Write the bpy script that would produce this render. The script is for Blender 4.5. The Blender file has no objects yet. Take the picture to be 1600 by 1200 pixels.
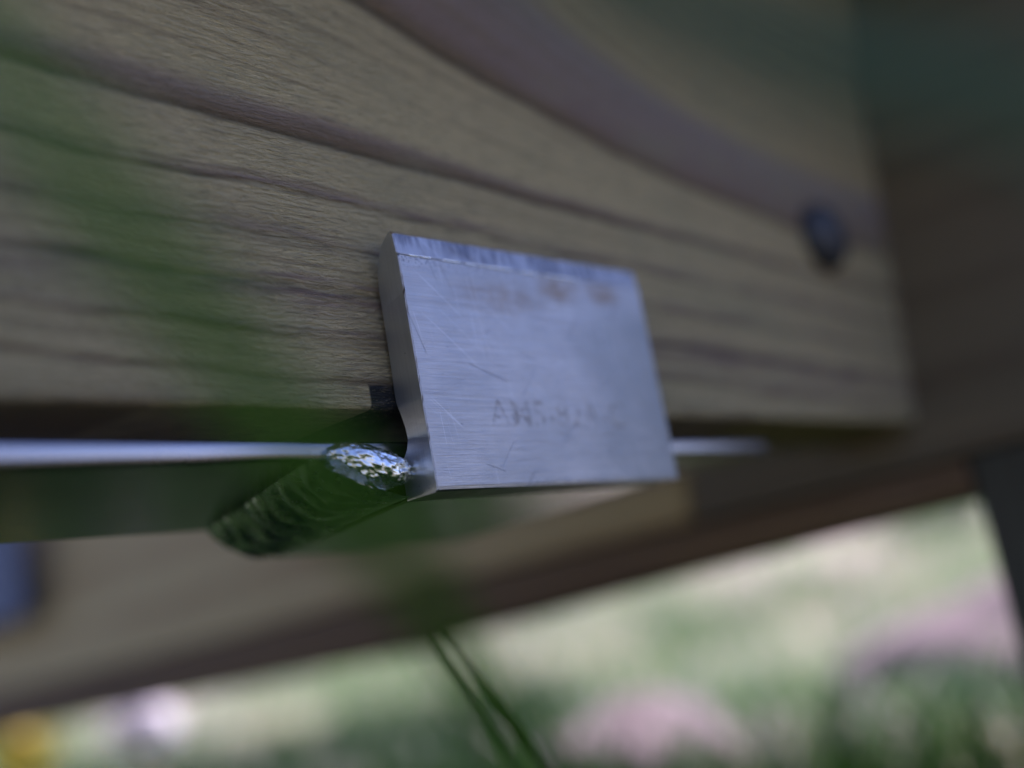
import bpy, bmesh, math, random
import numpy as np
from mathutils import Vector, Matrix, noise

random.seed(7)
rng = np.random.default_rng(11)
scene = bpy.context.scene
col = scene.collection
MM = 0.001

# ------------------------------------------------------------------ camera, sky, sun, exposure
# world axes: X along the side board (receding right), Y through the board (away), Z up; metres
cam_d = bpy.data.cameras.new('camera')
cam = bpy.data.objects.new('camera', cam_d)
col.objects.link(cam)
RX = Vector((0.67711, -0.71378, -0.17901))       # image right
DN = Vector((0.03289, 0.27236, -0.96163))        # image down
FW = Vector((0.73515, 0.64524, 0.20789))         # view direction
rot = Matrix((RX, -DN, -FW)).transposed()
cam.matrix_world = Matrix.Translation((-0.15067, -0.15401, -0.02890)) @ rot.to_4x4()
cam_d.sensor_fit = 'HORIZONTAL'
cam_d.sensor_width = 36.0
cam_d.lens = 42.75
cam_d.clip_start = 0.01
cam_d.clip_end = 2000.0
cam_d.dof.use_dof = True
cam_d.dof.focus_distance = 0.221
cam_d.dof.aperture_fstop = 3.8
cam_d.dof.aperture_blades = 0
scene.camera = cam

SUN_AZ = math.atan2(0.35, 0.94)     # direction towards the sun, from +X towards +Y
SUN_EL = math.radians(60)
world = bpy.data.worlds.new('World')
scene.world = world
world.use_nodes = True
wn = world.node_tree
sky = wn.nodes.new('ShaderNodeTexSky')
sky.sky_type = 'NISHITA'
sky.sun_disc = False
sky.sun_elevation = SUN_EL
sky.sun_rotation = math.pi / 2 - SUN_AZ
sky.air_density = 1.3
sky.dust_density = 0.3
sky.ozone_density = 6.0
wn.links.new(sky.outputs[0], wn.nodes['Background'].inputs[0])
wn.nodes['Background'].inputs[1].default_value = 0.085

sun_d = bpy.data.lights.new('sun', 'SUN')
sun_d.energy = 3.6
sun_d.angle = math.radians(0.53)
sun_d.color = (1.0, 0.93, 0.82)
sun = bpy.data.objects.new('sun', sun_d)
col.objects.link(sun)
to_sun = Vector((math.cos(SUN_EL) * math.cos(SUN_AZ), math.cos(SUN_EL) * math.sin(SUN_AZ), math.sin(SUN_EL)))
sun.rotation_euler = to_sun.to_track_quat('Z', 'Y').to_euler()
sun.location = to_sun * 5

scene.view_settings.view_transform = 'Standard'
scene.view_settings.look = 'None'
scene.view_settings.exposure = 1.88
scene.view_settings.gamma = 1.0
scene.view_settings.use_white_balance = True      # the photo's cool, slightly magenta camera balance
scene.view_settings.white_balance_temperature = 6150
scene.view_settings.white_balance_tint = 37.0
scene.render.engine = 'CYCLES'
scene.cycles.use_denoising = True
scene.cycles.max_bounces = 8
scene.cycles.sample_clamp_indirect = 6.0

# ------------------------------------------------------------------ helpers
def link(o, parent=None):
    col.objects.link(o)
    if parent is not None:
        o.parent = parent
    return o

def tag(o, label=None, cat=None, group=None, kind=None):
    if label: o['label'] = label
    if cat: o['category'] = cat
    if group: o['group'] = group
    if kind: o['kind'] = kind
    return o

def empty(name, loc=(0, 0, 0)):
    o = bpy.data.objects.new(name, None)
    o.location = loc
    o.empty_display_size = 0.02
    return link(o)

def from_bm(name, bm, mat, parent=None, smooth=False):
    me = bpy.data.meshes.new(name)
    bm.to_mesh(me); bm.free()
    if mat: me.materials.append(mat)
    if smooth:
        for p in me.polygons: p.use_smooth = True
    return link(bpy.data.objects.new(name, me), parent)

def from_data(name, v, f, mat, parent=None, smooth=False):
    me = bpy.data.meshes.new(name)
    me.from_pydata([tuple(map(float, p)) for p in v], [], f)
    me.update()
    if mat: me.materials.append(mat)
    if smooth:
        for p in me.polygons: p.use_smooth = True
    return link(bpy.data.objects.new(name, me), parent)

def bevel(o, w, seg=2):
    m = o.modifiers.new('bevel', 'BEVEL')
    m.width = w; m.segments = seg; m.limit_method = 'ANGLE'; m.angle_limit = math.radians(35)
    return o

class N:
    """small node-graph helper"""
    def __init__(s, name):
        s.m = bpy.data.materials.new(name); s.m.use_nodes = True
        s.t = s.m.node_tree; s.t.nodes.clear()
        s.out = s.t.nodes.new('ShaderNodeOutputMaterial')
    def n(s, typ, **kw):
        x = s.t.nodes.new(typ)
        for k, v in kw.items(): setattr(x, k, v)
        return x
    def put(s, sock, v):
        if v is None: return
        if hasattr(v, 'is_linked') or isinstance(v, bpy.types.NodeSocket): s.t.links.new(v, sock)
        else: sock.default_value = v
    def math(s, op, a, b=None, c=None, clamp=False):
        x = s.n('ShaderNodeMath', operation=op); x.use_clamp = clamp
        s.put(x.inputs[0], a); s.put(x.inputs[1], b); s.put(x.inputs[2], c)
        return x.outputs[0]
    def coord(s, which='Object'):
        return s.n('ShaderNodeTexCoord').outputs[which]
    def mapping(s, vec, scale=(1, 1, 1), loc=(0, 0, 0), rot=(0, 0, 0)):
        x = s.n('ShaderNodeMapping'); s.put(x.inputs[0], vec)
        x.inputs['Location'].default_value = loc; x.inputs['Rotation'].default_value = rot; x.inputs['Scale'].default_value = scale
        return x.outputs[0]
    def noise(s, vec, scale=1.0, detail=3.0, rough=0.55, dist=0.0, col=False):
        x = s.n('ShaderNodeTexNoise'); s.put(x.inputs['Vector'], vec)
        x.inputs['Scale'].default_value = scale; x.inputs['Detail'].default_value = detail
        x.inputs['Roughness'].default_value = rough; x.inputs['Distortion'].default_value = dist
        return x.outputs['Color' if col else 'Fac']
    def sep(s, vec):
        x = s.n('ShaderNodeSeparateXYZ'); s.put(x.inputs[0], vec); return x.outputs
    def comb(s, x_, y_, z_):
        x = s.n('ShaderNodeCombineXYZ'); s.put(x.inputs[0], x_); s.put(x.inputs[1], y_); s.put(x.inputs[2], z_); return x.outputs[0]
    def ramp(s, fac, stops, interp='LINEAR'):
        x = s.n('ShaderNodeValToRGB'); s.put(x.inputs[0], fac)
        r = x.color_ramp; r.interpolation = interp
        while len(r.elements) < len(stops): r.elements.new(0.5)
        for e, (p, c) in zip(r.elements, stops):
            e.position = p
            e.color = (c, c, c, 1) if isinstance(c, (int, float)) else (*c, 1)
        return x.outputs[0]
    def mix(s, fac, a, b, mode='MIX'):
        x = s.n('ShaderNodeMix', data_type='RGBA', blend_type=mode)
        s.put(x.inputs['Factor'], fac)
        for k, v in ((6, a), (7, b)):
            if isinstance(v, tuple): v = (*v, 1) if len(v) == 3 else v
            s.put(x.inputs[k], v)
        return x.outputs[2]
    def smooth(s, v, a, b):
        x = s.n('ShaderNodeMapRange', interpolation_type='SMOOTHSTEP'); s.put(x.inputs[0], v)
        x.inputs[1].default_value = a; x.inputs[2].default_value = b
        x.inputs[3].default_value = 0; x.inputs[4].default_value = 1
        return x.outputs[0]
    def bump(s, h, strength=0.5, dist=0.001, normal=None):
        x = s.n('ShaderNodeBump'); s.put(x.inputs['Height'], h)
        x.inputs['Strength'].default_value = strength; x.inputs['Distance'].default_value = dist
        if normal is not None: s.put(x.inputs['Normal'], normal)
        return x.outputs[0]
    def pbr(s, base=None, rough=0.6, metal=0.0, normal=None, spec=None, aniso=None):
        x = s.n('ShaderNodeBsdfPrincipled')
        if isinstance(base, tuple): base = (*base, 1)
        s.put(x.inputs['Base Color'], base); s.put(x.inputs['Roughness'], rough); s.put(x.inputs['Metallic'], metal)
        if normal is not None: s.put(x.inputs['Normal'], normal)
        if spec is not None: x.inputs['Specular IOR Level'].default_value = spec
        if aniso is not None: x.inputs['Anisotropic'].default_value = aniso
        s.t.links.new(x.outputs[0], s.out.inputs[0]); return x

# ------------------------------------------------------------------ materials
def mat_side_board():
    g = N('treated_pine_side_board')
    co = g.coord()
    P = g.mapping(co, (1000, 1000, 1000))             # millimetres
    warp = g.noise(g.mapping(P, (0.012, 0.012, 0.035)), 1, 2, 0.5)
    warp2 = g.noise(g.mapping(P, (0.05, 0.05, 0.16)), 1, 2, 0.5)
    x, y, z = g.sep(P)
    # growth-ring field: rings run along the board, the upper ones dip towards the far end
    zz = g.math('ADD', z, g.math('MULTIPLY', x, 0.036))
    zz = g.math('ADD', zz, g.math('MULTIPLY_ADD', warp, 3.4, -1.7))
    zz = g.math('ADD', zz, g.math('MULTIPLY_ADD', warp2, 1.8, -0.9))
    k = g.math('MULTIPLY_ADD', g.smooth(x, -40, 190), 0.67, 0.33)
    over = g.math('MAXIMUM', g.math('SUBTRACT', zz, 69.0), 0.0)
    u = g.math('ADD', g.math('MINIMUM', zz, 69.0), g.math('MULTIPLY', over, k))
    pale, pale2 = (0.71, 0.545, 0.28), (0.63, 0.485, 0.255)
    mauve = (0.40, 0.31, 0.265)
    pink, brown, dark = (0.34, 0.225, 0.17), (0.25, 0.155, 0.075), (0.085, 0.055, 0.022)
    W = 120.0
    st = [(14, brown), (18, pale2), (21, pale2), (22, brown), (23.2, pale2), (28, pale), (29.6, brown), (30.6, pink), (32.5, pale2),
          (37.2, pink), (38.6, dark), (39.6, pink), (42, pale), (46.8, pale2), (47.5, dark), (48.2, pink), (50, pale2), (56.3, pale),
          (57, dark), (57.8, pink), (60.5, pale), (68.0, pale2), (69.0, dark), (69.3, brown), (70.2, pink), (71.4, pale), (82.4, pale2),
          (83.2, dark), (84.0, brown), (86.5, pink), (101, mauve), (108, pale2)]
    colr = g.ramp(g.math('DIVIDE', u, W), [(p / W, c) for p, c in st])
    brk = g.smooth(g.noise(g.mapping(P, (0.045, 0.02, 0.5), loc=(1, 0, 5)), 1, 2, 0.5), 0.40, 0.58)
    colr = g.mix(g.math('MULTIPLY', g.math('MULTIPLY', brk, g.math('SUBTRACT', 1.0, g.smooth(z, 58, 66))), 0.65), colr, pale2)
    fl_ = g.noise(g.comb(g.math('MULTIPLY', x, 0.007), 0.0, g.math('MULTIPLY', u, 0.85)), 1, 3, 0.6)
    colr = g.mix(g.math('MULTIPLY', g.smooth(fl_, 0.50, 0.66), 0.5), colr, (0.30, 0.205, 0.11))
    # fibre streaks, blotches, faint green treatment tint
    fib = g.noise(g.mapping(P, (0.14, 0.5, 1.9)), 1, 4, 0.6)
    fine = g.noise(g.mapping(P, (0.8, 2.0, 5.5), rot=(0, 0.035, 0)), 1, 3, 0.6)
    colr = g.mix(g.math('MULTIPLY', g.smooth(fib, 0.42, 0.75), 0.42), colr, (0.20, 0.155, 0.105))
    tint = g.smooth(g.noise(g.mapping(P, (0.02, 0.02, 0.05), loc=(7, 0, 3)), 1, 2), 0.45, 0.7)
    colr = g.mix(g.math('MULTIPLY', tint, 0.35), colr, (0.38, 0.34, 0.19))
    # soot-dark scorch, and a wider dark fade low beside the welded plate
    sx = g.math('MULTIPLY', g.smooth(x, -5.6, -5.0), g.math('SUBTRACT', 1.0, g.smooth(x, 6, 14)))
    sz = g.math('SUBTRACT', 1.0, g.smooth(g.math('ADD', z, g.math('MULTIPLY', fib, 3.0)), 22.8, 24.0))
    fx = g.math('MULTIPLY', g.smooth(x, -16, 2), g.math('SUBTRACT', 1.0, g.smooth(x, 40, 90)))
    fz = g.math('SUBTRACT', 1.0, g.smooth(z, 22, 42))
    low_dark = g.math('MULTIPLY', g.math('MULTIPLY', fx, fz), g.smooth(fib, 0.3, 0.62))
    colr = g.mix(g.math('MULTIPLY', low_dark, 0.55), colr, (0.07, 0.05, 0.035))
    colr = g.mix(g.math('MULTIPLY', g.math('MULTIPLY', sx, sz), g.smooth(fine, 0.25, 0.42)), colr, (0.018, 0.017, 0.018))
    # relief: torn fibres, raised late wood, saw chatter
    tearc = g.noise(g.mapping(P, (0.22, 1.0, 1.6), rot=(0, 0.05, 0), loc=(3, 3, 3)), 1, 5, 0.7, 0.3)
    colr = g.mix(g.math('MULTIPLY', g.smooth(tearc, 0.52, 0.66), 0.42), colr, (0.17, 0.13, 0.085))  # fibre hollows darkened in colour to deepen the relief shading
    ridge = g.ramp(g.math('DIVIDE', u, W), [(p / W, 0.0 if c is dark else (0.35 if c is brown else (0.8 if c in (pink, mauve) else 0.55))) for p, c in st])
    h = g.math('ADD', g.math('MULTIPLY', ridge, 0.5), g.math('MULTIPLY', fib, 0.55))
    tear = g.noise(g.mapping(P, (0.34, 1.0, 1.25), rot=(0, 0.05, 0)), 1, 5, 0.66, 0.5)
    h = g.math('ADD', h, g.math('MULTIPLY', tear, 1.05))
    h = g.math('ADD', h, g.math('MULTIPLY', fine, 0.16))
    saw = g.noise(g.mapping(P, (0.22, 0.1, 0.012)), 1, 2, 0.5)
    h = g.math('ADD', h, g.math('MULTIPLY', saw, 0.35))
    g.pbr(colr, 0.78, 0, g.bump(h, 1.0, 0.0042), spec=0.3)
    return g.m

def mat_wood(name, pale, late, axis='Y', ring=9.0, seed=0.0):
    g = N(name)
    P = g.mapping(g.coord(), (1000, 1000, 1000), loc=(seed, seed * 2, seed * 3))
    long, cross = ((0.006, 0.06, 0.06) if axis == 'X' else (0.06, 0.006, 0.06) if axis == 'Y' else (0.06, 0.06, 0.006)), None
    warp = g.noise(g.mapping(P, tuple(k * 0.6 for k in long)), 1, 3, 0.5)
    x, y, z = g.sep(P)
    q = z if axis != 'Z' else y
    u = g.math('ADD', q, g.math('MULTIPLY', warp, 30.0))
    s = g.math('FRACT', g.math('DIVIDE', u, ring))
    band = g.ramp(s, [(0, 0.0), (0.55, 0.15), (0.88, 1.0), (1.0, 0.0)])
    amt = g.noise(g.mapping(P, (0.01, 0.01, 0.02)), 1, 2)
    fib = g.noise(g.mapping(P, tuple(k * 16 for k in long)), 1, 4, 0.6)
    c = g.mix(g.math('MULTIPLY', band, g.math('MULTIPLY', amt, 1.3)), pale, late)
    c = g.mix(g.math('MULTIPLY', g.smooth(fib, 0.45, 0.75), 0.4), c, tuple(k * 0.55 for k in pale))
    h = g.math('ADD', g.math('MULTIPLY', band, 0.4), fib)
    g.pbr(c, 0.8, 0, g.bump(h, 0.6, 0.0008), spec=0.3)
    return g.m

def streaks(g, P, fx=0.03, fz=9.0):
    a = g.noise(g.mapping(P, (fx, fx, fz)), 1, 4, 0.65)
    b = g.noise(g.mapping(P, (fx * 5, fx * 5, fz * 2.2), loc=(9, 4, 2)), 1, 3, 0.6)
    return g.math('ADD', g.math('MULTIPLY', a, 0.65), g.math('MULTIPLY', b, 0.35))

def scratch(g, P, ang, across, along, lo, hi, seed):
    v = g.mapping(P, (1, 1, 1), loc=(seed, seed, seed), rot=(0, ang, 0))
    n = g.noise(g.mapping(v, (across, 0.3, along)), 1, 1.0, 0.4, 0.25)
    return g.smooth(n, lo, hi)

def mat_plate():
    g = N('brushed_aluminium_plate')
    P = g.mapping(g.coord(), (1000, 1000, 1000))
    x, y, z = g.sep(P)
    st = streaks(g, P)
    blot = g.noise(g.mapping(P, (0.06, 0.06, 0.06)), 1, 3, 0.55)
    micro = g.noise(g.mapping(P, (1.6, 1.6, 1.2)), 1, 4, 0.7)
    base = g.mix(g.math('MULTIPLY', g.smooth(st, 0.40, 0.60), 0.75), (0.355, 0.34, 0.355), (0.20, 0.19, 0.205))
    base = g.mix(g.math('MULTIPLY', g.smooth(blot, 0.40, 0.62), 0.55), base, (0.25, 0.25, 0.27))
    dark_refl = g.math('MULTIPLY', g.smooth(g.math('ADD', x, g.math('MULTIPLY', blot, 18.0)), 44, 84), g.math('SUBTRACT', 1.0, g.smooth(z, 34, 44)))
    base = g.mix(g.math('MULTIPLY', dark_refl, 0.65), base, (0.15, 0.16, 0.17))  # right side darkened in colour in place of a dark reflection
    # tan stains in the upper half
    def spot(cx, cz, rx, rz):
        a = g.math('DIVIDE', g.math('SUBTRACT', x, cx), rx); b = g.math('DIVIDE', g.math('SUBTRACT', z, cz), rz)
        d = g.math('SQRT', g.math('ADD', g.math('MULTIPLY', a, a), g.math('MULTIPLY', b, b)))
        return g.math('SUBTRACT', 1.0, g.smooth(d, 0.1, 1.0))
    tn = g.smooth(g.noise(g.mapping(P, (0.16, 0.16, 0.26)), 1, 3, 0.6), 0.36, 0.62)
    sp = g.math('ADD', spot(45, 42.5, 9, 5), g.math('ADD', spot(60, 43, 8, 4.6), g.math('MULTIPLY', spot(27, 39, 19, 6), 0.55)))
    base = g.mix(g.math('MULTIPLY', g.math('MULTIPLY', sp, g.math('MULTIPLY_ADD', tn, 0.6, 0.4)), 1.0), base, (0.17, 0.11, 0.072))
    # lead-grey rubbing along the top strip, in short upright strokes
    sm = g.noise(g.mapping(P, (0.85, 0.5, 0.11), rot=(0, 0.12, 0)), 1, 4, 0.65)
    sl = g.noise(g.mapping(P, (0.055, 0.2, 0.1), loc=(3, 0, 0)), 1, 2)
    top = g.math('MULTIPLY', g.smooth(z, 45.2, 46.0), g.math('MULTIPLY', g.smooth(sm, 0.36, 0.60), g.smooth(sl, 0.28, 0.52)))
    strip = g.smooth(z, 45.2, 45.6)
    base = g.mix(g.math('MULTIPLY', strip, 0.35), base, (0.27, 0.27, 0.32))
    base = g.mix(g.math('MULTIPLY', top, 0.92), base, (0.09, 0.09, 0.115))
    # uneven smears of grime and many hairline marks
    sme = g.smooth(g.noise(g.mapping(P, (0.16, 0.2, 0.05), rot=(0, -0.2, 0), loc=(8, 2, 6)), 1, 5, 0.68), 0.50, 0.70)
    base = g.mix(g.math('MULTIPLY', sme, 0.22), base, (0.28, 0.275, 0.29))
    for q, (an, sd) in enumerate(((0.2, 3), (-0.3, 15), (0.9, 31), (-1.1, 52), (0.05, 71))):
        hl = scratch(g, P, an, 1.7, 0.045, 0.70, 0.75, sd)
        base = g.mix(g.math('MULTIPLY', hl, 0.14), base, (0.22, 0.22, 0.25) if q % 2 else (0.72, 0.70, 0.73))
    # dark flecks under the lip, scattered nicks, long faint scratches
    fl = g.smooth(g.noise(g.mapping(P, (1.5, 1, 1.7)), 1, 3, 0.65), 0.535, 0.60)
    band = g.math('MULTIPLY', g.smooth(z, 41.8, 44.4), g.math('SUBTRACT', 1.0, g.smooth(z, 45.0, 45.3)))
    band = g.math('MULTIPLY', band, g.math('SUBTRACT', 1.0, g.smooth(x, 22, 42)))
    low = g.math('MULTIPLY', g.math('SUBTRACT', 1.0, g.smooth(z, 0.9, 2.6)), g.math('MULTIPLY', g.smooth(x, 22, 28), g.math('SUBTRACT', 1.0, g.smooth(x, 44, 52))))
    nick = g.smooth(g.noise(g.mapping(P, (0.3, 0.3, 0.85), loc=(5, 1, 2)), 1, 3, 0.6), 0.70, 0.73)
    s1 = scratch(g, P, 0.35, 0.9, 0.03, 0.735, 0.75, 11)
    s2 = scratch(g, P, -0.75, 0.8, 0.035, 0.735, 0.75, 27)
    s3 = scratch(g, P, 1.25, 0.8, 0.04, 0.735, 0.75, 43)
    dk = g.math('MAXIMUM', g.math('MULTIPLY', fl, g.math('MAXIMUM', band, low)), g.math('MULTIPLY', nick, 0.9))
    sc = g.math('MAXIMUM', s1, g.math('MAXIMUM', s2, s3))
    dk = g.math('MAXIMUM', dk, g.math('MULTIPLY', sc, 0.28), clamp=True)
    base = g.mix(g.math('MULTIPLY', dk, 0.85), base, (0.10, 0.10, 0.13))
    rough = g.math('ADD', g.math('MULTIPLY_ADD', st, 0.16, 0.27), g.math('MULTIPLY', blot, 0.10))
    h = g.math('ADD', st, g.math('MULTIPLY', micro, 0.25))
    h = g.math('SUBTRACT', h, g.math('MULTIPLY', sc, 0.8))
    g.pbr(base, rough, 1.0, g.bump(h, 0.5, 0.00016))
    return g.m

def mat_metal(name, base=(0.50, 0.50, 0.515), rough=0.22, axis='X', bump=0.25, pits=0.0):
    g = N(name)
    P = g.mapping(g.coord(), (1000, 1000, 1000))
    sc = (0.02, 2.4, 2.4) if axis == 'X' else (2.4, 2.4, 0.05)
    st = g.noise(g.mapping(P, sc), 1, 4, 0.6)
    bl = g.noise(g.mapping(P, (0.05, 0.05, 0.05)), 1, 3)
    c = g.mix(g.math('MULTIPLY', g.smooth(st, 0.4, 0.7), 0.3), base, tuple(k * 0.72 for k in base))
    nk = g.smooth(g.noise(g.mapping(P, (0.25, 0.7, 0.7)), 1, 2), 0.72, 0.75)
    c = g.mix(g.math('MULTIPLY', nk, 0.8), c, (0.05, 0.05, 0.05))
    r = g.math('ADD', rough, g.math('MULTIPLY', bl, 0.12))
    h = g.math('ADD', st, bl)
    g.pbr(c, r, 1.0, g.bump(h, bump, 0.0001))
    return g.m

def mat_weld():
    g = N('aluminium_weld')
    P = g.mapping(g.coord(), (1000, 1000, 1000))
    n1 = g.noise(g.mapping(P, (0.9, 0.9, 0.9)), 1, 5, 0.7)
    n2 = g.noise(g.mapping(P, (0.3, 0.3, 0.3), loc=(4, 4, 4)), 1, 3)
    x, y, z = g.sep(P)
    soot = g.smooth(g.noise(g.mapping(P, (0.8, 0.8, 0.8), loc=(2, 8, 1)), 1, 4, 0.7), 0.57, 0.63)
    near = g.math('MULTIPLY', g.smooth(x, -10, -3), g.math('SUBTRACT', 1.0, g.smooth(y, 12, 20)))
    c = g.mix(g.math('MULTIPLY', soot, near), (0.84, 0.84, 0.86), (0.02, 0.02, 0.025))
    c = g.mix(g.math('MULTIPLY', g.smooth(n2, 0.45, 0.7), 0.3), c, (0.62, 0.62, 0.6))
    g.pbr(c, g.math('MULTIPLY_ADD', n2, 0.2, 0.15), 1.0, g.bump(n1, 0.26, 0.0003))
    return g.m

def mat_plain(name, c, rough=0.5, metal=0.0, var=0.25, scale=60.0):
    g = N(name)
    n = g.noise(g.coord(), scale, 3)
    cc = g.mix(g.math('MULTIPLY', n, var), c, tuple(k * 0.5 for k in c))
    g.pbr(cc, rough, metal, g.bump(n, 0.3, 0.0005))
    return g.m

def mat_leaf(name, c=None, trans=0.35):
    g = N(name)
    if c is None:
        at = g.n('ShaderNodeAttribute', attribute_name='tint'); cc = at.outputs['Color']
    else:
        n = g.noise(g.mapping(g.coord(), (300, 300, 60)), 1, 3)
        cc = g.mix(g.math('MULTIPLY', n, 0.5), c, tuple(k * 0.55 for k in c))
    p = g.pbr(cc, 0.5, 0, spec=0.35)
    tr = g.n('ShaderNodeBsdfTranslucent'); g.put(tr.inputs[0], cc)
    mx = g.n('ShaderNodeMixShader'); mx.inputs[0].default_value = trans
    g.t.links.new(p.outputs[0], mx.inputs[1]); g.t.links.new(tr.outputs[0], mx.inputs[2])
    g.t.links.new(mx.outputs[0], g.out.inputs[0])
    return g.m

def mat_ground():
    g = N('garden_soil')
    P = g.coord()
    a = g.noise(P, 1.4, 4, 0.6); b = g.noise(P, 14, 5, 0.65); c = g.noise(P, 90, 3, 0.6)
    col_ = g.mix(g.smooth(b, 0.35, 0.65), (0.27, 0.21, 0.18), (0.44, 0.37, 0.33))
    col_ = g.mix(g.math('MULTIPLY', g.smooth(a, 0.36, 0.54), 0.85), col_, (0.16, 0.21, 0.09))
    col_ = g.mix(g.math('MULTIPLY', g.smooth(c, 0.5, 0.7), 0.3), col_, (0.09, 0.075, 0.05))
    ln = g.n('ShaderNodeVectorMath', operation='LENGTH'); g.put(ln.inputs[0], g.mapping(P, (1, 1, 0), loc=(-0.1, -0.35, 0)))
    under_shade = g.math('SUBTRACT', 1.0, g.smooth(g.math('ADD', ln.outputs['Value'], g.math('MULTIPLY', b, 0.6)), 0.9, 1.35))
    col_ = g.mix(under_shade, col_, (0.020, 0.04, 0.008))  # ground under the frame coloured dark for the shade there
    g.pbr(col_, 0.9, 0, g.bump(g.math('ADD', b, g.math('MULTIPLY', c, 0.4)), 0.8, 0.02), spec=0.2)
    return g.m

def mat_stone():
    g = N('pinkish_stone')
    P = g.coord()
    a = g.noise(P, 9, 5, 0.65); b = g.noise(P, 60, 4, 0.6)
    c = g.mix(g.smooth(a, 0.35, 0.65), (0.165, 0.125, 0.12), (0.09, 0.066, 0.064))
    c = g.mix(g.math('MULTIPLY', g.smooth(b, 0.5, 0.7), 0.4), c, (0.17, 0.14, 0.14))
    g.pbr(c, 0.85, 0, g.bump(g.math('ADD', a, b), 0.6, 0.006), spec=0.3)
    return g.m

M = dict(
    board=mat_side_board(),
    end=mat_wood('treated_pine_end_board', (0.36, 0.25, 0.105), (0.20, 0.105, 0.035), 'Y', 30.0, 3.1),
    cross=mat_wood('shaded_end_board_wood', (0.11, 0.08, 0.042), (0.07, 0.045, 0.022), 'Y', 24.0, 6.3),  # end board wood again, coloured darker for its shaded stretch
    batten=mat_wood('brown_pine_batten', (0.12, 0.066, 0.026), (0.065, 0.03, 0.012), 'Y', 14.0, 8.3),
    leg=mat_wood('treated_pine_leg', (0.042, 0.037, 0.022), (0.03, 0.023, 0.014), 'Z', 10.0, 5.7),
    plate=mat_plate(),
    bar=mat_metal('aluminium_bar', (0.33, 0.31, 0.33), 0.2),
    dark_under=mat_metal('dark_reflection_aluminium', (0.10, 0.11, 0.095), 0.09),
    under=mat_metal('aluminium_angle', (0.42, 0.43, 0.34), 0.09),
    fresh_highlight=mat_metal('bright_aluminium', (0.93, 0.93, 0.95), 0.16),
    cut=mat_metal('sawn_aluminium_edge', (0.52, 0.53, 0.53), 0.34, 'Z', 0.4),
    weld=mat_weld(), bluemetal=mat_plain('blue_grey_sheet', (0.062, 0.070, 0.115), 0.7, 0.0),
    bolt=mat_plain('black_bolt', (0.014, 0.014, 0.018), 0.6),
    blade=mat_leaf('grass_blade_green', (0.12, 0.29, 0.04), 0.6),
    blade_light=mat_leaf('grass_blade_light', (0.095, 0.21, 0.035), 0.4),
    blade_dark=mat_leaf('grass_blade_dark', (0.035, 0.075, 0.035), 0.25),
    grass=mat_leaf('meadow_grass', None, 0.35),
    ground=mat_ground(), stone=mat_stone(),
    white=mat_leaf('white_petal', (0.88, 0.86, 0.88), 0.65),
    yellow=mat_leaf('yellow_petal', (0.66, 0.55, 0.06), 0.4),
    stem=mat_leaf('flower_stem', (0.42, 0.33, 0.20), 0.2),
)

# ------------------------------------------------------------------ ground
def height(x, y):
    s = 0.735 * x + 0.645 * y
    t = min(max((s - 2.2) / 11.0, 0), 1)
    rise = 1.55 * t * t * (3 - 2 * t)
    r = math.hypot(x, y)
    return -0.185 + rise + 0.012 * noise.noise((x * 2.3, y * 2.3, 1.7)) + 0.05 * min(r / 8, 1) * noise.noise((x * 0.5, y * 0.5, 5.1))

def build_ground():
    radii = [0.0] + list(np.geomspace(0.15, 900, 90))
    A = 128
    v = [(0, 0, height(0, 0))]; f = []
    for r in radii[1:]:
        for k in range(A):
            a = 2 * math.pi * k / A
            x, y = r * math.cos(a), r * math.sin(a)
            v.append((x, y, height(x, y)))
    for k in range(A): f.append((0, 1 + k, 1 + (k + 1) % A))
    for i in range(len(radii) - 2):
        o1, o2 = 1 + i * A, 1 + (i + 1) * A
        for k in range(A):
            k2 = (k + 1) % A
            f.append((o1 + k, o2 + k, o2 + k2, o1 + k2))
    tag(from_data('ground', v, f, M['ground'], smooth=True), kind='structure')
build_ground()

# ------------------------------------------------------------------ wooden frame
frame = tag(empty('wooden_frame', (0, 0, 0)),
            'low frame of pale treated pine boards with a welded aluminium bracket under it', 'wooden frame')

def box_bm(x0, x1, y0, y1, z0, z1, shear=0.0, zref=0.0):
    bm = bmesh.new()
    vs = []
    for z in (z0, z1):
        dx = shear * (z - zref)
        for (x, y) in ((x0, y0), (x1, y0), (x1, y1), (x0, y1)):
            vs.append(bm.verts.new(((x + dx) * MM, y * MM, z * MM)))
    for q in ((3, 2, 1, 0), (4, 5, 6, 7), (0, 1, 5, 4), (1, 2, 6, 5), (2, 3, 7, 6), (3, 0, 4, 7)):
        bm.faces.new([vs[i] for i in q])
    return bm

LEAN = 0.20
TOPZ = 188
FY = 7.9
# side board: end cut follows the leaning end board
bm = bmesh.new()
vs = []
for y in (FY, FY + 38):
    for (x, z) in ((-900, 17.2), (224, 17.2), (224 + LEAN * (TOPZ - 17), TOPZ), (-900, TOPZ)):
        vs.append(bm.verts.new((x * MM, y * MM, z * MM)))
for q in ((0, 1, 2, 3), (7, 6, 5, 4), (0, 4, 5, 1), (1, 5, 6, 2), (2, 6, 7, 3), (3, 7, 4, 0)):
    bm.faces.new([vs[i] for i in q])
side = bevel(from_bm('side_board', bm, M['board'], frame), 0.0012, 3)
side['label'] = 'long pale pine board with dark growth rings behind the metal plate'
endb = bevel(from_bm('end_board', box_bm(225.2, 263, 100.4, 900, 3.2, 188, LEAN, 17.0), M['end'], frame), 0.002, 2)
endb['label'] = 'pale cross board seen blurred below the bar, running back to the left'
xb = bevel(from_bm('shaded_end_board', box_bm(225.2, 263, -72, 100, 3.2, 188, LEAN, 17.0), M['cross'], frame), 0.002, 2)  # end board continued, its shade put into a darker wood colour
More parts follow.
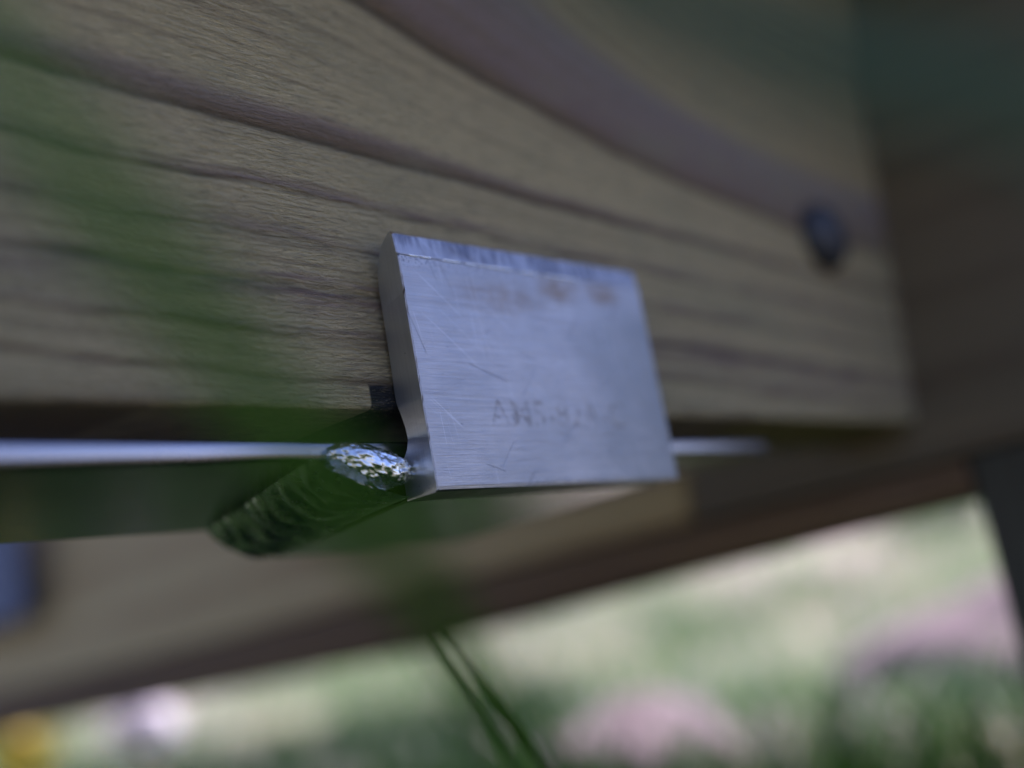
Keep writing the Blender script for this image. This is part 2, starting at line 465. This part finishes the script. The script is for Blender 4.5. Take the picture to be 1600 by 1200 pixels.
xb['label'] = 'near part of the cross board, coloured darker for shade, at the right edge that the long board butts against'
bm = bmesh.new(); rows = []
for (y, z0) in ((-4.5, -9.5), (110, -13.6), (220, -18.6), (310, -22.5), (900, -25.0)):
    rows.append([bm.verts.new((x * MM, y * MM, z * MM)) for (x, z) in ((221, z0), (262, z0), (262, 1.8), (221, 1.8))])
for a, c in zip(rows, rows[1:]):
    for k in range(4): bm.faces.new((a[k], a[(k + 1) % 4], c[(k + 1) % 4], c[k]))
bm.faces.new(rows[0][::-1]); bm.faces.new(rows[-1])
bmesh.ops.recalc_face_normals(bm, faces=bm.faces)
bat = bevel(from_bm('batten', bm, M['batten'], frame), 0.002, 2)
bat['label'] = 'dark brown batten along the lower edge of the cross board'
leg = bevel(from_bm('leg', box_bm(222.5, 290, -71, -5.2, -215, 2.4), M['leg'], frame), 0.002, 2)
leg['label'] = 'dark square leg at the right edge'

for k in range(3):  # unseen planks added above the frame to shade boards and ground
    y0 = -62 + k * 112
    bevel(from_bm('shade_plank', box_bm(-930, 345, y0, y0 + 111.4, 188.6, 212), M['end'], frame), 0.0015, 2)

# domed black bolt head
def lathe(prof, seg=32):
    bm = bmesh.new(); rings = []
    for (r, h) in prof:
        if r < 1e-6: rings.append([bm.verts.new((0, 0, h * MM))])
        else: rings.append([bm.verts.new((r * MM * math.cos(2 * math.pi * k / seg), r * MM * math.sin(2 * math.pi * k / seg), h * MM)) for k in range(seg)])
    for a, b in zip(rings, rings[1:]):
        for k in range(seg):
            k2 = (k + 1) % seg
            if len(b) == 1: bm.faces.new((a[k], a[k2], b[0]))
            elif len(a) == 1: bm.faces.new((a[0], b[k2], b[k]))
            else: bm.faces.new((a[k], a[k2], b[k2], b[k]))
    return bm
b = from_bm('bolt_head', lathe([(10.2, -1), (10.7, 0.8), (10.6, 2.0), (9.8, 3.8), (7.8, 5.6), (4.6, 6.8), (0, 7.3)]), M['bolt'], frame, True)
b.rotation_euler = (math.radians(90), 0, 0); b.location = (187 * MM, FY * MM, 75 * MM)
b['label'] = 'domed black bolt head near the far end of the long board'

# ------------------------------------------------------------------ aluminium bracket
br = tag(empty('aluminium_bracket', (0.02, 0.03, 0.0)),
         'scratched aluminium angle bracket welded to a flat bar under the board', 'metal bracket')
def child(o):
    o.location = o.location - br.location if o.parent is None else o.location
    o.parent = br
    return o
INV = Matrix.Translation(-br.location)
def part(o):
    o.parent = br; o.matrix_parent_inverse = INV
    return o

# front plate: extruded cross-section (y, z) with a shallow step near its upper edge and a rounded back
prof = [(0.55, 0.0), (0.12, 0.35), (0.0, 1.0)] + [(0.0, float(q)) for q in np.arange(1.8, 44.5, 0.9)] + [(0.0, 44.9), (-0.16, 45.0), (-0.16, 45.25), (0.22, 45.4), (0.55, 49.35), (1.1, 50.0),
        (1.7, 50.0), (3.0, 49.2), (4.4, 47.8), (5.7, 45.6), (6.5, 43.2), (6.85, 40.5), (6.9, 36.0), (7.0, 27.0), (7.3, 20.0), (7.2, 18.0),
        (6.5, 15.6), (5.9, 13.2), (5.75, 11.0), (6.4, 9.2), (7.4, 8.0), (8.6, 7.6), (8.6, 0.0)]
bm = bmesh.new()
xs = [0.0, 0.25] + list(np.linspace(1.5, 73, 56)) + [74.1, 74.35]
rows = []
for i, x in enumerate(xs):
    e = 0.22 if i in (0, len(xs) - 1) else 0.0          # slightly broken ends
    cy, cz = 4.0, 25.0
    row = []
    for (y, z) in prof:
        yy = y + (e if y < 2 else -e if y > 5.5 else 0); zz = z - (e if z > 48 else 0)
        xx = x
        if i in (0, len(xs) - 1) and y < 2:                # nicked, uneven arrises
            nn = abs(noise.noise((z * 0.55, i * 3.0, 1.0))) * 0.30 + max(0, noise.noise((z * 1.6, i, 7.0)) - 0.15) * 0.75
            yy += nn; xx += nn * (0.5 if i == 0 else -0.5)
        if i > 0 and 49 < z < 51 and y < 2: zz -= max(0, noise.noise((x * 0.35, 2.0, 4.0))) * 0.35
        if z == 0.0: zz += 0.012 * x                       # lower edge runs very slightly up
        row.append(bm.verts.new((xx * MM, yy * MM, zz * MM)))
    rows.append(row)
n = len(prof)
side_faces = []
for a, c in zip(rows, rows[1:]):
    for k in range(n):
        k2 = (k + 1) % n
        fc = bm.faces.new((a[k], c[k], c[k2], a[k2])); fc.smooth = False
        if prof[k] == (0.55, 49.35): fc.material_index = 2  # brighter metal on the top chamfer stands in for its highlight
f1 = bm.faces.new(rows[0]); f2 = bm.faces.new(rows[-1][::-1])
f1.material_index = 1; f2.material_index = 1
bmesh.ops.recalc_face_normals(bm, faces=bm.faces)
plate = part(from_bm('front_plate', bm, M['plate']))
plate.data.materials.append(M['cut']); plate.data.materials.append(M['fresh_highlight'])
plate['label'] = 'upright scratched aluminium plate with tan stains and faint printed code'

# bright burr beads sitting on the lip of the step, broken into short lengths
def burr(x0, x1, zc, r):
    bm = bmesh.new(); rows = []
    m = max(4, int((x1 - x0) / 0.8))
    for i in range(m + 1):
        t = i / m; x = x0 + (x1 - x0) * t
        rr = r * (0.35 + 0.65 * math.sin(math.pi * min(max(t, 0.06), 0.94)) ** 0.35) * (0.85 + 0.3 * noise.noise((x * 1.7, zc, 3)))
        rows.append([bm.verts.new((x * MM, (-0.14 - rr * 0.8 * math.cos(a)) * MM, (zc + rr * math.sin(a) + 0.05 * noise.noise((x, 0, zc))) * MM)) for a in np.linspace(-math.pi * 0.75, math.pi * 0.75, 7)])
    for a, c in zip(rows, rows[1:]):
        for k in range(6): bm.faces.new((a[k], c[k], c[k + 1], a[k + 1]))
    return bm
for (x0, x1) in ((2.4, 5.0), (5.2, 8.2), (11.2, 16.2), (17.6, 20.5), (21.0, 31.0), (33.5, 39.0), (41, 52)):
    o = part(from_bm('burr', burr(x0, x1, 45.05, 0.19), M['fresh_highlight'], None, True))

# faint printed code
tc = bpy.data.curves.new('printed_code', 'FONT')
tc.body = 'AM5-82A-C'
tc.size = 7.6 * MM
tc.space_character = 1.04
tc.offset = 0.00006
tobj = bpy.data.objects.new('tmp_text', tc); col.objects.link(tobj)
bpy.context.view_layer.update()
me = bpy.data.meshes.new_from_object(tobj.evaluated_get(bpy.context.evaluated_depsgraph_get()))
bpy.data.objects.remove(tobj)
g = N('faded_ink')
P = g.mapping(g.coord(), (1000, 1000, 1000))
nz = g.noise(g.mapping(P, (0.5, 0.5, 0.5)), 1, 4, 0.6)
tr = g.n('ShaderNodeBsdfTransparent'); pb = g.pbr((0.20, 0.14, 0.10), 0.55, 0.5)
mx = g.n('ShaderNodeMixShader'); g.put(mx.inputs[0], g.math('MULTIPLY', g.smooth(nz, 0.36, 0.64), 0.28))
g.t.links.new(tr.outputs[0], mx.inputs[1]); g.t.links.new(pb.outputs[0], mx.inputs[2]); g.t.links.new(mx.outputs[0], g.out.inputs[0])
me.materials.append(g.m)
txt = link(bpy.data.objects.new('printed_code', me))
wid = max(v.co.x for v in me.vertices)
txt.scale = (42.0 * MM / wid, 1.0, 1.0)
txt.rotation_euler = (math.radians(90), 0, 0)
txt.location = (17.0 * MM, -0.03 * MM, 12.2 * MM)
txt.parent = plate
txt['label'] = 'faded tan printed code on the plate'

# bottom leg of the angle, running back under the bar; its left end is skewed by the weld
bm = bmesh.new()
outline = [(0.6, 8.62), (6.5, 30), (11.5, 52), (14.5, 69), (16.5, 72.5), (74.2, 72.5), (74.35, 8.62)]
lo = [bm.verts.new((x * MM, y * MM, (0.012 * min(x, 74)) * MM * (1 if y < 9 else 0.0))) for x, y in outline]
hi = [bm.verts.new((x * MM, y * MM, 7.6 * MM)) for x, y in outline]
bm.faces.new(lo[::-1]); bm.faces.new(hi)
for k in range(len(outline)):
    k2 = (k + 1) % len(outline); bm.faces.new((lo[k], lo[k2], hi[k2], hi[k]))
bmesh.ops.recalc_face_normals(bm, faces=bm.faces)
o = part(bevel(from_bm('bottom_leg', bm, M['under']), 0.0004, 2))
o['label'] = 'mirror-like underside of the angle running back under the bar'

# flat bar
o = part(bevel(from_bm('flat_bar', box_bm(-420, 131, 9.0, 78.0, 8.0, 11.6), M['bar']), 0.0011, 3))
o.data.materials.append(M['dark_under']); o.data.polygons[0].material_index = 1      # underside colour darkened to stand for the shaded grass it reflects
o['label'] = 'flat aluminium bar under the board with a bright front edge'

# weld bead: rippled fillet from the bar's front edge back along the end of the leg
def weld():
    S, T = 150, 22
    Lt = [(-21.0, 7.5), (-19.5, 12), (-16.0, 24), (-11.0, 38), (-5.5, 52), (-2.0, 64), (1.0, 75), (6.5, 81)]
    Rt = [(-1.6, 5.6), (-0.6, 10), (2.2, 22), (5.6, 33), (9.6, 46), (13.0, 58), (15.2, 68), (16.8, 74.5)]
    def lerp(Pt, s):
        q = s * (len(Pt) - 1); i = min(int(q), len(Pt) - 2); t = q - i
        return Vector(Pt[i]).lerp(Vector(Pt[i + 1]), t)
    v, f = [], []
    for i in range(S + 1):
        s = i / S
        a, b = lerp(Lt, s), lerp(Rt, s)
        endf = min(1.0, (1 - s) / 0.10) ** 0.5 if s > 0.9 else 1.0
        frontf = min(1.0, s / 0.05)
        zl = 8.15; zr = 0.35 + 2.0 * (1 - endf)
        for j in range(T + 1):
            t = j / T
            p = a.lerp(b, t)
            z = zl + (zr - zl) * t
            bul = math.sin(math.pi * t)
            # crescent ripples, front-convex
            ph = 13.5 * (1 - (1 - s) ** 1.0) ** 0.85 + 4.2 * (t - 0.45) ** 2 - 0.5 * t + 0.75 * noise.noise((s * 6, t * 1.5, 1)) + 0.3 * noise.noise((s * 17, t * 4, 3))
            fr = ph - math.floor(ph)
            rip = (fr ** 0.6) * (1 - fr) * 2.0
            amt = (0.95 + 0.8 * noise.noise((s * 9, t * 2.5, 4))) * (0.6 + 0.6 * s)
            out = bul * (0.9 * endf + 0.3) + bul ** 0.6 * rip * 2.1 * max(amt, 0.15) * frontf
            out += (0.9 * noise.noise((p.x * 0.16, p.y * 0.16, 2.0)) + 0.3 * noise.noise((p.x * 0.5, p.y * 0.5, 6.0)) + 0.12 * noise.noise((p.x * 1.4, p.y * 1.4, 6.0))) * bul
            # outward = -X and -Z
            v.append(((p.x - 0.60 * out) * MM, (p.y + 1.2 * (rip - 0.4) * bul * (1 - frontf * 0.2)) * MM, (z - 0.80 * out) * MM))
    for i in range(S):
        for j in range(T):
            k = i * (T + 1) + j
            f.append((k, k + T + 1, k + T + 2, k + 1))
    # back end cap
    k0 = S * (T + 1); cidx = len(v)
    v.append((13.8 * MM, 78.5 * MM, 6.5 * MM))
    for j in range(T): f.append((k0 + j, cidx, k0 + j + 1))
    # front lump over the bar's edge, spattered
    base = len(v); U, V = 150, 96
    for i in range(V + 1):
        th = math.pi * i / V
        for k in range(U):
            ph = 2 * math.pi * k / U
            d = Vector((math.sin(th) * math.cos(ph), math.sin(th) * math.sin(ph), math.cos(th)))
            x = -8.0 + 8.8 * d.x; y = 11.5 + 7.4 * math.copysign(abs(d.y) ** 0.3, d.y) * (0.75 + 0.25 * abs(d.y)); z = 7.6 - 0.24 * (x + 9.0) + (3.3 if d.z > 0 else 4.2) * d.z
            q = 1.0 * noise.noise((x * 0.28, y * 0.28, z * 0.28)) + 0.55 * noise.noise((x * 0.8, y * 0.8, z * 0.8)) + 0.28 * noise.noise((x * 2.0, y * 2.0, z * 2.0))
            q = 0.6 * q + 0.22 * noise.noise((x * 1.3, y * 1.3, z * 1.3)) + 0.07 * noise.noise((x * 3.1, y * 3.1, z * 3.1)); x += d.x * q; y += d.y * q; z += d.z * q; y += 0.35 * (z - 7.6)
            v.append((x * MM, y * MM, z * MM))
    for i in range(V):
        for k in range(U):
            k2 = (k + 1) % U
            f.append((base + i * U + k, base + (i + 1) * U + k, base + (i + 1) * U + k2, base + i * U + k2))
    return from_data('weld_bead', v, f, M['weld'], None, True)
o = part(weld())
o['label'] = 'rippled weld bead with a bright spattered front lump'

# bluish sheet-metal plate far behind, at the left edge
o = bevel(from_bm('metal_plate', box_bm(214, 219, 610, 800, 46, 130), M['bluemetal']), 0.0005, 2)
tag(o, 'blurred bluish metal plate on the cross board at the far left edge', 'metal plate')

# ------------------------------------------------------------------ grass blades and flowers
def ribbon(pts, widths, facing, fold=0.25, mat=None, name='grass_blade'):
    pts = [Vector(p) for p in pts]
    # Catmull-Rom resample
    P = [pts[0] * 2 - pts[1]] + pts + [pts[-1] * 2 - pts[-2]]
    sm, ws = [], []
    for i in range(1, len(P) - 2):
        for k in range(8):
            t = k / 8
            a, b_, c, d = P[i - 1], P[i], P[i + 1], P[i + 2]
            sm.append(0.5 * ((2 * b_) + (c - a) * t + (2 * a - 5 * b_ + 4 * c - d) * t * t + (3 * b_ - a - 3 * c + d) * t ** 3))
            ws.append(widths[i - 1] * (1 - t) + widths[i] * t)
    sm.append(pts[-1]); ws.append(widths[-1])
    v, f = [], []
    facing = Vector(facing)
    for i, p in enumerate(sm):
        tg = (sm[min(i + 1, len(sm) - 1)] - sm[max(i - 1, 0)]).normalized()
        sd = tg.cross(facing).normalized(); nn = sd.cross(tg).normalized()
        w = ws[i] * MM / 2
        for s, e in ((-1, 0), (-0.5, fold * 0.6), (0, fold), (0.5, fold * 0.6), (1, 0)):
            v.append(p + sd * s * w - nn * e * w)
        for s, e in ((1, 0), (0, fold), (-1, 0)):
            v.append(p + sd * s * w * 0.96 - nn * (e * w + 0.00018))
    n = 8
    for i in range(len(sm) - 1):
        for k in range(n):
            k2 = (k + 1) % n
            f.append((i * n + k, (i + 1) * n + k, (i + 1) * n + k2, i * n + k2))
    return from_data(name, v, f, mat or M['blade'], None, True)

g0 = 'long grass blades around the bracket'
tocam = -FW
# near the lens: arcs over the upper left and down across the weld; rooted in the ground
B = [(-0.112, -0.061, 0.040), (-0.1042, -0.0676, 0.0196), (-0.0968, -0.0693, 0.0081), (-0.087, -0.07, -0.0047), (-0.0775, -0.0684, -0.0144),
     (-0.0678, -0.0646, -0.0224), (-0.0568, -0.0586, -0.0334), (-0.040, -0.050, -0.070), (-0.030, -0.047, -0.19)]
CP = Vector((-0.15067, -0.15401, -0.02890))
B = [CP + (Vector(p) - CP) * k for p, k in zip(B, (0.68, 0.68, 0.68, 0.69, 0.70, 0.72, 0.75, 0.85, 1.0))]
tag(ribbon(B, [2.4, 3.8, 4.3, 4.1, 3.8, 3.6, 3.3, 2.8, 2.6], tocam), 'soft out-of-focus grass blade crossing the upper left and the weld', 'grass blade', g0)
Cb = [(-0.0815, -0.0965, 0.036), (-0.0766, -0.1017, 0.0279), (-0.0675, -0.1091, 0.0184), (-0.0584, -0.117, 0.0122), (-0.0457, -0.1286, 0.0035), (-0.030, -0.140, -0.03), (-0.022, -0.146, -0.19)]
Cb = [CP + (Vector(p) - CP) * k for p, k in zip(Cb, (0.62, 0.62, 0.62, 0.62, 0.64, 0.8, 1.0))]
tag(ribbon(Cb, [3.0, 4.6, 5.4, 5.6, 5.2, 4.2, 3.0], tocam, mat=M['blade_dark']), 'very blurred dark grass blade across the top right corner', 'grass blade', g0)
A = [(0.1104, 0.1267, -0.0195), (0.1179, 0.1283, -0.0271), (0.1326, 0.1318, -0.0418), (0.1569, 0.1414, -0.0615), (0.192, 0.1573, -0.0904)]
A.append((A[-1][0] + 0.05, A[-1][1] + 0.02, -0.19))
tag(ribbon(A, [0.8, 2.4, 4.2, 5.2, 5.6, 4.4], tocam, mat=M['blade_light']), 'green grass blade rising from the bottom centre to below the plate', 'grass blade', g0)
E_ = [(0.166, 0.143, -0.05), (0.1695, 0.1413, -0.0573), (0.1828, 0.1458, -0.0703), (0.2167, 0.1626, -0.0979)]
E_.append((E_[-1][0] + 0.05, E_[-1][1] + 0.02, -0.19))
tag(ribbon(E_, [0.5, 2.0, 3.6, 4.6, 4.2], tocam), 'short dark grass blade at the bottom right of the centre blade', 'grass blade', g0)

def flower(name, loc, petals, rad, mat, label, cat, layers=1):
    root = empty(name, loc)
    gz = height(loc[0], loc[1]) - loc[2]
    face = Vector((-0.70, -0.62, 0.32)).normalized()
    ax = face.cross(Vector((0, 0, 1))).normalized(); ay = ax.cross(face).normalized()
    for L in range(layers):
        for k in range(petals):
            a = 2 * math.pi * (k + 0.5 * L) / petals + random.uniform(-.06, .06)
            d = ax * math.cos(a) + ay * math.sin(a); sd = face.cross(d)
            r = rad * (1 - 0.25 * L) * random.uniform(0.9, 1.06); w = rad * 2.4 / petals * (1.25 if layers == 1 else 1.6)
            v, f = [], []
            for i, (t, ww) in enumerate(((0.1, 0.35), (0.4, 0.8), (0.75, 1.0), (0.95, 0.7), (1.0, 0.25))):
                lift = face * (rad * (0.12 + 0.22 * L) * (1 - (t - .2) ** 2) + random.uniform(0, .0006))
                for s in (-1, 0, 1): v.append(d * r * t + sd * s * w * ww / 2 + lift - face * abs(s) * 0.0006)
                if i:
                    for s in (0, 1):
                        q = (i - 1) * 3 + s; f.append((q, q + 3, q + 4, q + 1))
            from_data('petal', v, f, mat, root, True)
    bm = bmesh.new(); bmesh.ops.create_uvsphere(bm, u_segments=18, v_segments=10, radius=rad * 0.34)
    for q in bm.verts: q.co.z *= 0.5
    o = from_bm('flower_centre', bm, M['yellow'] if mat is not M['white'] else mat_plain('flower_centre', (0.62, 0.55, 0.42), 0.7), root, True)
    o.rotation_euler = face.to_track_quat('Z', 'Y').to_euler(); o.location = face * rad * 0.12
    v, f = [], []
    for i in range(13):
        t = i / 12; c = Vector((0.012 * math.sin(t * 2.2), 0.008 * t * t, gz * t)) - face * 0.004 * (1 - t)
        for k in range(8):
            a = 2 * math.pi * k / 8; v.append(c + Vector((math.cos(a), math.sin(a), 0)) * (0.0022 + 0.0006 * t))
        if i:
            for k in range(8): f.append(((i - 1) * 8 + k, (i - 1) * 8 + (k + 1) % 8, i * 8 + (k + 1) % 8, i * 8 + k))
    from_data('stem', v, f, M['stem'], root, True)
    return tag(root, label, cat)
def globe_flower(name, loc, rad, label):
    root = empty(name, loc)
    nP = 90
    v0, f0 = [], []
    for i, (t, ww) in enumerate(((0.25, 0.25), (0.6, 0.7), (0.9, 1.0), (1.0, 0.45))):
        for sgn in (-1, 0, 1): v0.append((sgn * ww * 0.11, 0.03 * abs(sgn), t))
        if i:
            for k in (0, 1):
                q = (i - 1) * 3 + k; f0.append((q, q + 3, q + 4, q + 1))
    me = bpy.data.meshes.new('petal'); me.from_pydata(v0, [], f0); me.update(); me.materials.append(M['white'])
    for k in range(nP):
        zc = 1 - 1.75 * (k + 0.5) / nP; a = k * 2.39996
        d = Vector((math.sqrt(max(0, 1 - zc * zc)) * math.cos(a), math.sqrt(max(0, 1 - zc * zc)) * math.sin(a), zc))
        o = link(bpy.data.objects.new('petal', me), root)
        o.rotation_mode = 'QUATERNION'; o.rotation_quaternion = d.to_track_quat('Z', 'Y'); o.scale = (rad * 1.5, rad * 1.5, rad * random.uniform(0.88, 1.08))
    gz = height(loc[0], loc[1]) - loc[2]
    v, f = [], []
    for i in range(13):
        t = i / 12; c = Vector((0.012 * math.sin(t * 2.2), 0.008 * t * t, gz * t))
        for k in range(8):
            a = 2 * math.pi * k / 8; v.append(c + Vector((math.cos(a), math.sin(a), 0)) * (0.005 - 0.001 * t))
        if i:
            for k in range(8): f.append(((i - 1) * 8 + k, (i - 1) * 8 + (k + 1) % 8, i * 8 + (k + 1) % 8, i * 8 + k))
    from_data('stem', v, f, M['stem'], root, True)
    return tag(root, label, 'flower')
globe_flower('white_flower', (0.3601, 0.7381, -0.0343), 0.030, 'round white flower head blurred to a disc at the bottom left')
flower('yellow_flower', (0.2998, 0.8078, -0.0390), 22, 0.030, M['yellow'], 'yellow flower head in the bottom left corner', 'flower', 3)

# ------------------------------------------------------------------ stones
def stone(loc, size, seed, label):
    bm = bmesh.new(); bmesh.ops.create_icosphere(bm, subdivisions=4, radius=1)
    for q in bm.verts:
        d = q.co.normalized()
        r = 1 + 0.28 * noise.noise(d * 1.3 + Vector((seed, 0, 0))) + 0.10 * noise.noise(d * 4 + Vector((0, seed, 0)))
        q.co = Vector((d.x * r * size[0], d.y * r * size[1], d.z * r * size[2]))
    o = from_bm('stone', bm, M['stone'], None, True)
    o.location = (loc[0], loc[1], height(loc[0], loc[1]) + size[2] * 0.35)
    o.rotation_euler = (0, 0, seed)
    return tag(o, label, 'stone', 'pinkish stones in the grass')
stone((0.97, 0.30), (0.15, 0.13, 0.10), 1.3, 'pinkish grey stone in the grass at the lower right')
stone((0.615, 0.465), (0.115, 0.10, 0.07), 4.1, 'pinkish grey stone at the bottom edge right of the grass blades')
stone((5.7, 2.4), (0.24, 0.2, 0.2), 2.2, 'pale pinkish stone on the far bank beside the dark leg')

# ------------------------------------------------------------------ meadow grass (stuff)
def meadow():
    pal = np.array([(0.07, 0.15, 0.04), (0.10, 0.19, 0.06), (0.14, 0.24, 0.085), (0.21, 0.30, 0.14), (0.44, 0.39, 0.28), (0.50, 0.46, 0.38),
                    (0.006, 0.030, 0.002), (0.010, 0.044, 0.003), (0.020, 0.062, 0.004)])  # lush greens, darkened in colour for grass shaded by the frame
    wts = np.array([0.12, 0.18, 0.22, 0.22, 0.14, 0.12])
    V, F, T = [], [], []
    cx, cy = -0.15, -0.154
    def clump(x, y, nb, h, wd, spread, ci=None):
        z = height(x, y) - 0.004
        base_c = pal[rng.choice(6, p=wts)] if ci is None else pal[ci]
        for _ in range(nb):
            a = rng.uniform(0, 2 * math.pi); r = spread * math.sqrt(rng.uniform())
            bx, by = x + r * math.cos(a), y + r * math.sin(a)
            hh = h * rng.uniform(0.5, 1.1); lean = hh * rng.uniform(0.15, 0.75); la = rng.uniform(0, 2 * math.pi)
            dx, dy = math.cos(la) * lean, math.sin(la) * lean
            fa = rng.uniform(0, math.pi); sx, sy = math.cos(fa) * wd / 2, math.sin(fa) * wd / 2
            k = len(V)
            for t, ww in ((0, 1), (0.45, 0.85), (0.8, 0.5)):
                px, py, pz = bx + dx * t * t, by + dy * t * t, z + hh * (t - 0.18 * t * t)
                V.append((px - sx * ww, py - sy * ww, pz)); V.append((px + sx * ww, py + sy * ww, pz))
            V.append((bx + dx, by + dy, z + hh * 0.82))
            F.extend(((k, k + 1, k + 3, k + 2), (k + 2, k + 3, k + 5, k + 4), (k + 4, k + 5, k + 6)))
            c = base_c * rng.uniform(0.75, 1.25)
            T.extend([c] * 7)
    for _ in range(13000):
        ang = rng.normal(0.72, 0.55) if rng.uniform() < 0.72 else rng.uniform(0, 2 * math.pi)
        d = 0.12 * (11.0 / 0.12) ** rng.uniform()
        x, y = cx + d * math.cos(ang), cy + d * math.sin(ang)
        patch = noise.noise((x * 1.6, y * 1.6, 9.0)) + 0.5 * noise.noise((x * 4.5, y * 4.5, 3.0))
        lush_shaded = d < 3.0 and (math.atan2(y - cy, x - cx) > 0.72 or d < 0.75)
        if lush_shaded: patch = 0.4
        if patch < -0.12 and d > 0.7 and rng.uniform() < 0.85: continue
        h = 0.055 if d < 0.7 else 0.07 + 0.05 * rng.uniform() + 0.05 * max(0, patch)
        if d > 3: h *= 1.5
        clump(x, y, (12 if lush_shaded else 6) if d < 2 else 8, h, 0.003 + 0.0016 * d, 0.02 + 0.03 * d, int(rng.integers(6, 9)) if lush_shaded else (int(rng.integers(0, 3)) if patch > 0.22 else int(rng.integers(3, 6)) if patch < -0.02 and rng.uniform() < 0.6 else None))
    me = bpy.data.meshes.new('meadow_grass'); me.from_pydata(V, [], F); me.update()
    at = me.color_attributes.new('tint', 'FLOAT_COLOR', 'POINT')
    at.data.foreach_set('color', np.concatenate([np.array(T), np.ones((len(T), 1))], 1).astype(np.float32).ravel())
    me.materials.append(M['grass'])
    o = link(bpy.data.objects.new('meadow_grass', me))
    tag(o, 'blurred sunlit grass beyond and below the wooden frame', 'grass', kind='stuff')
meadow()
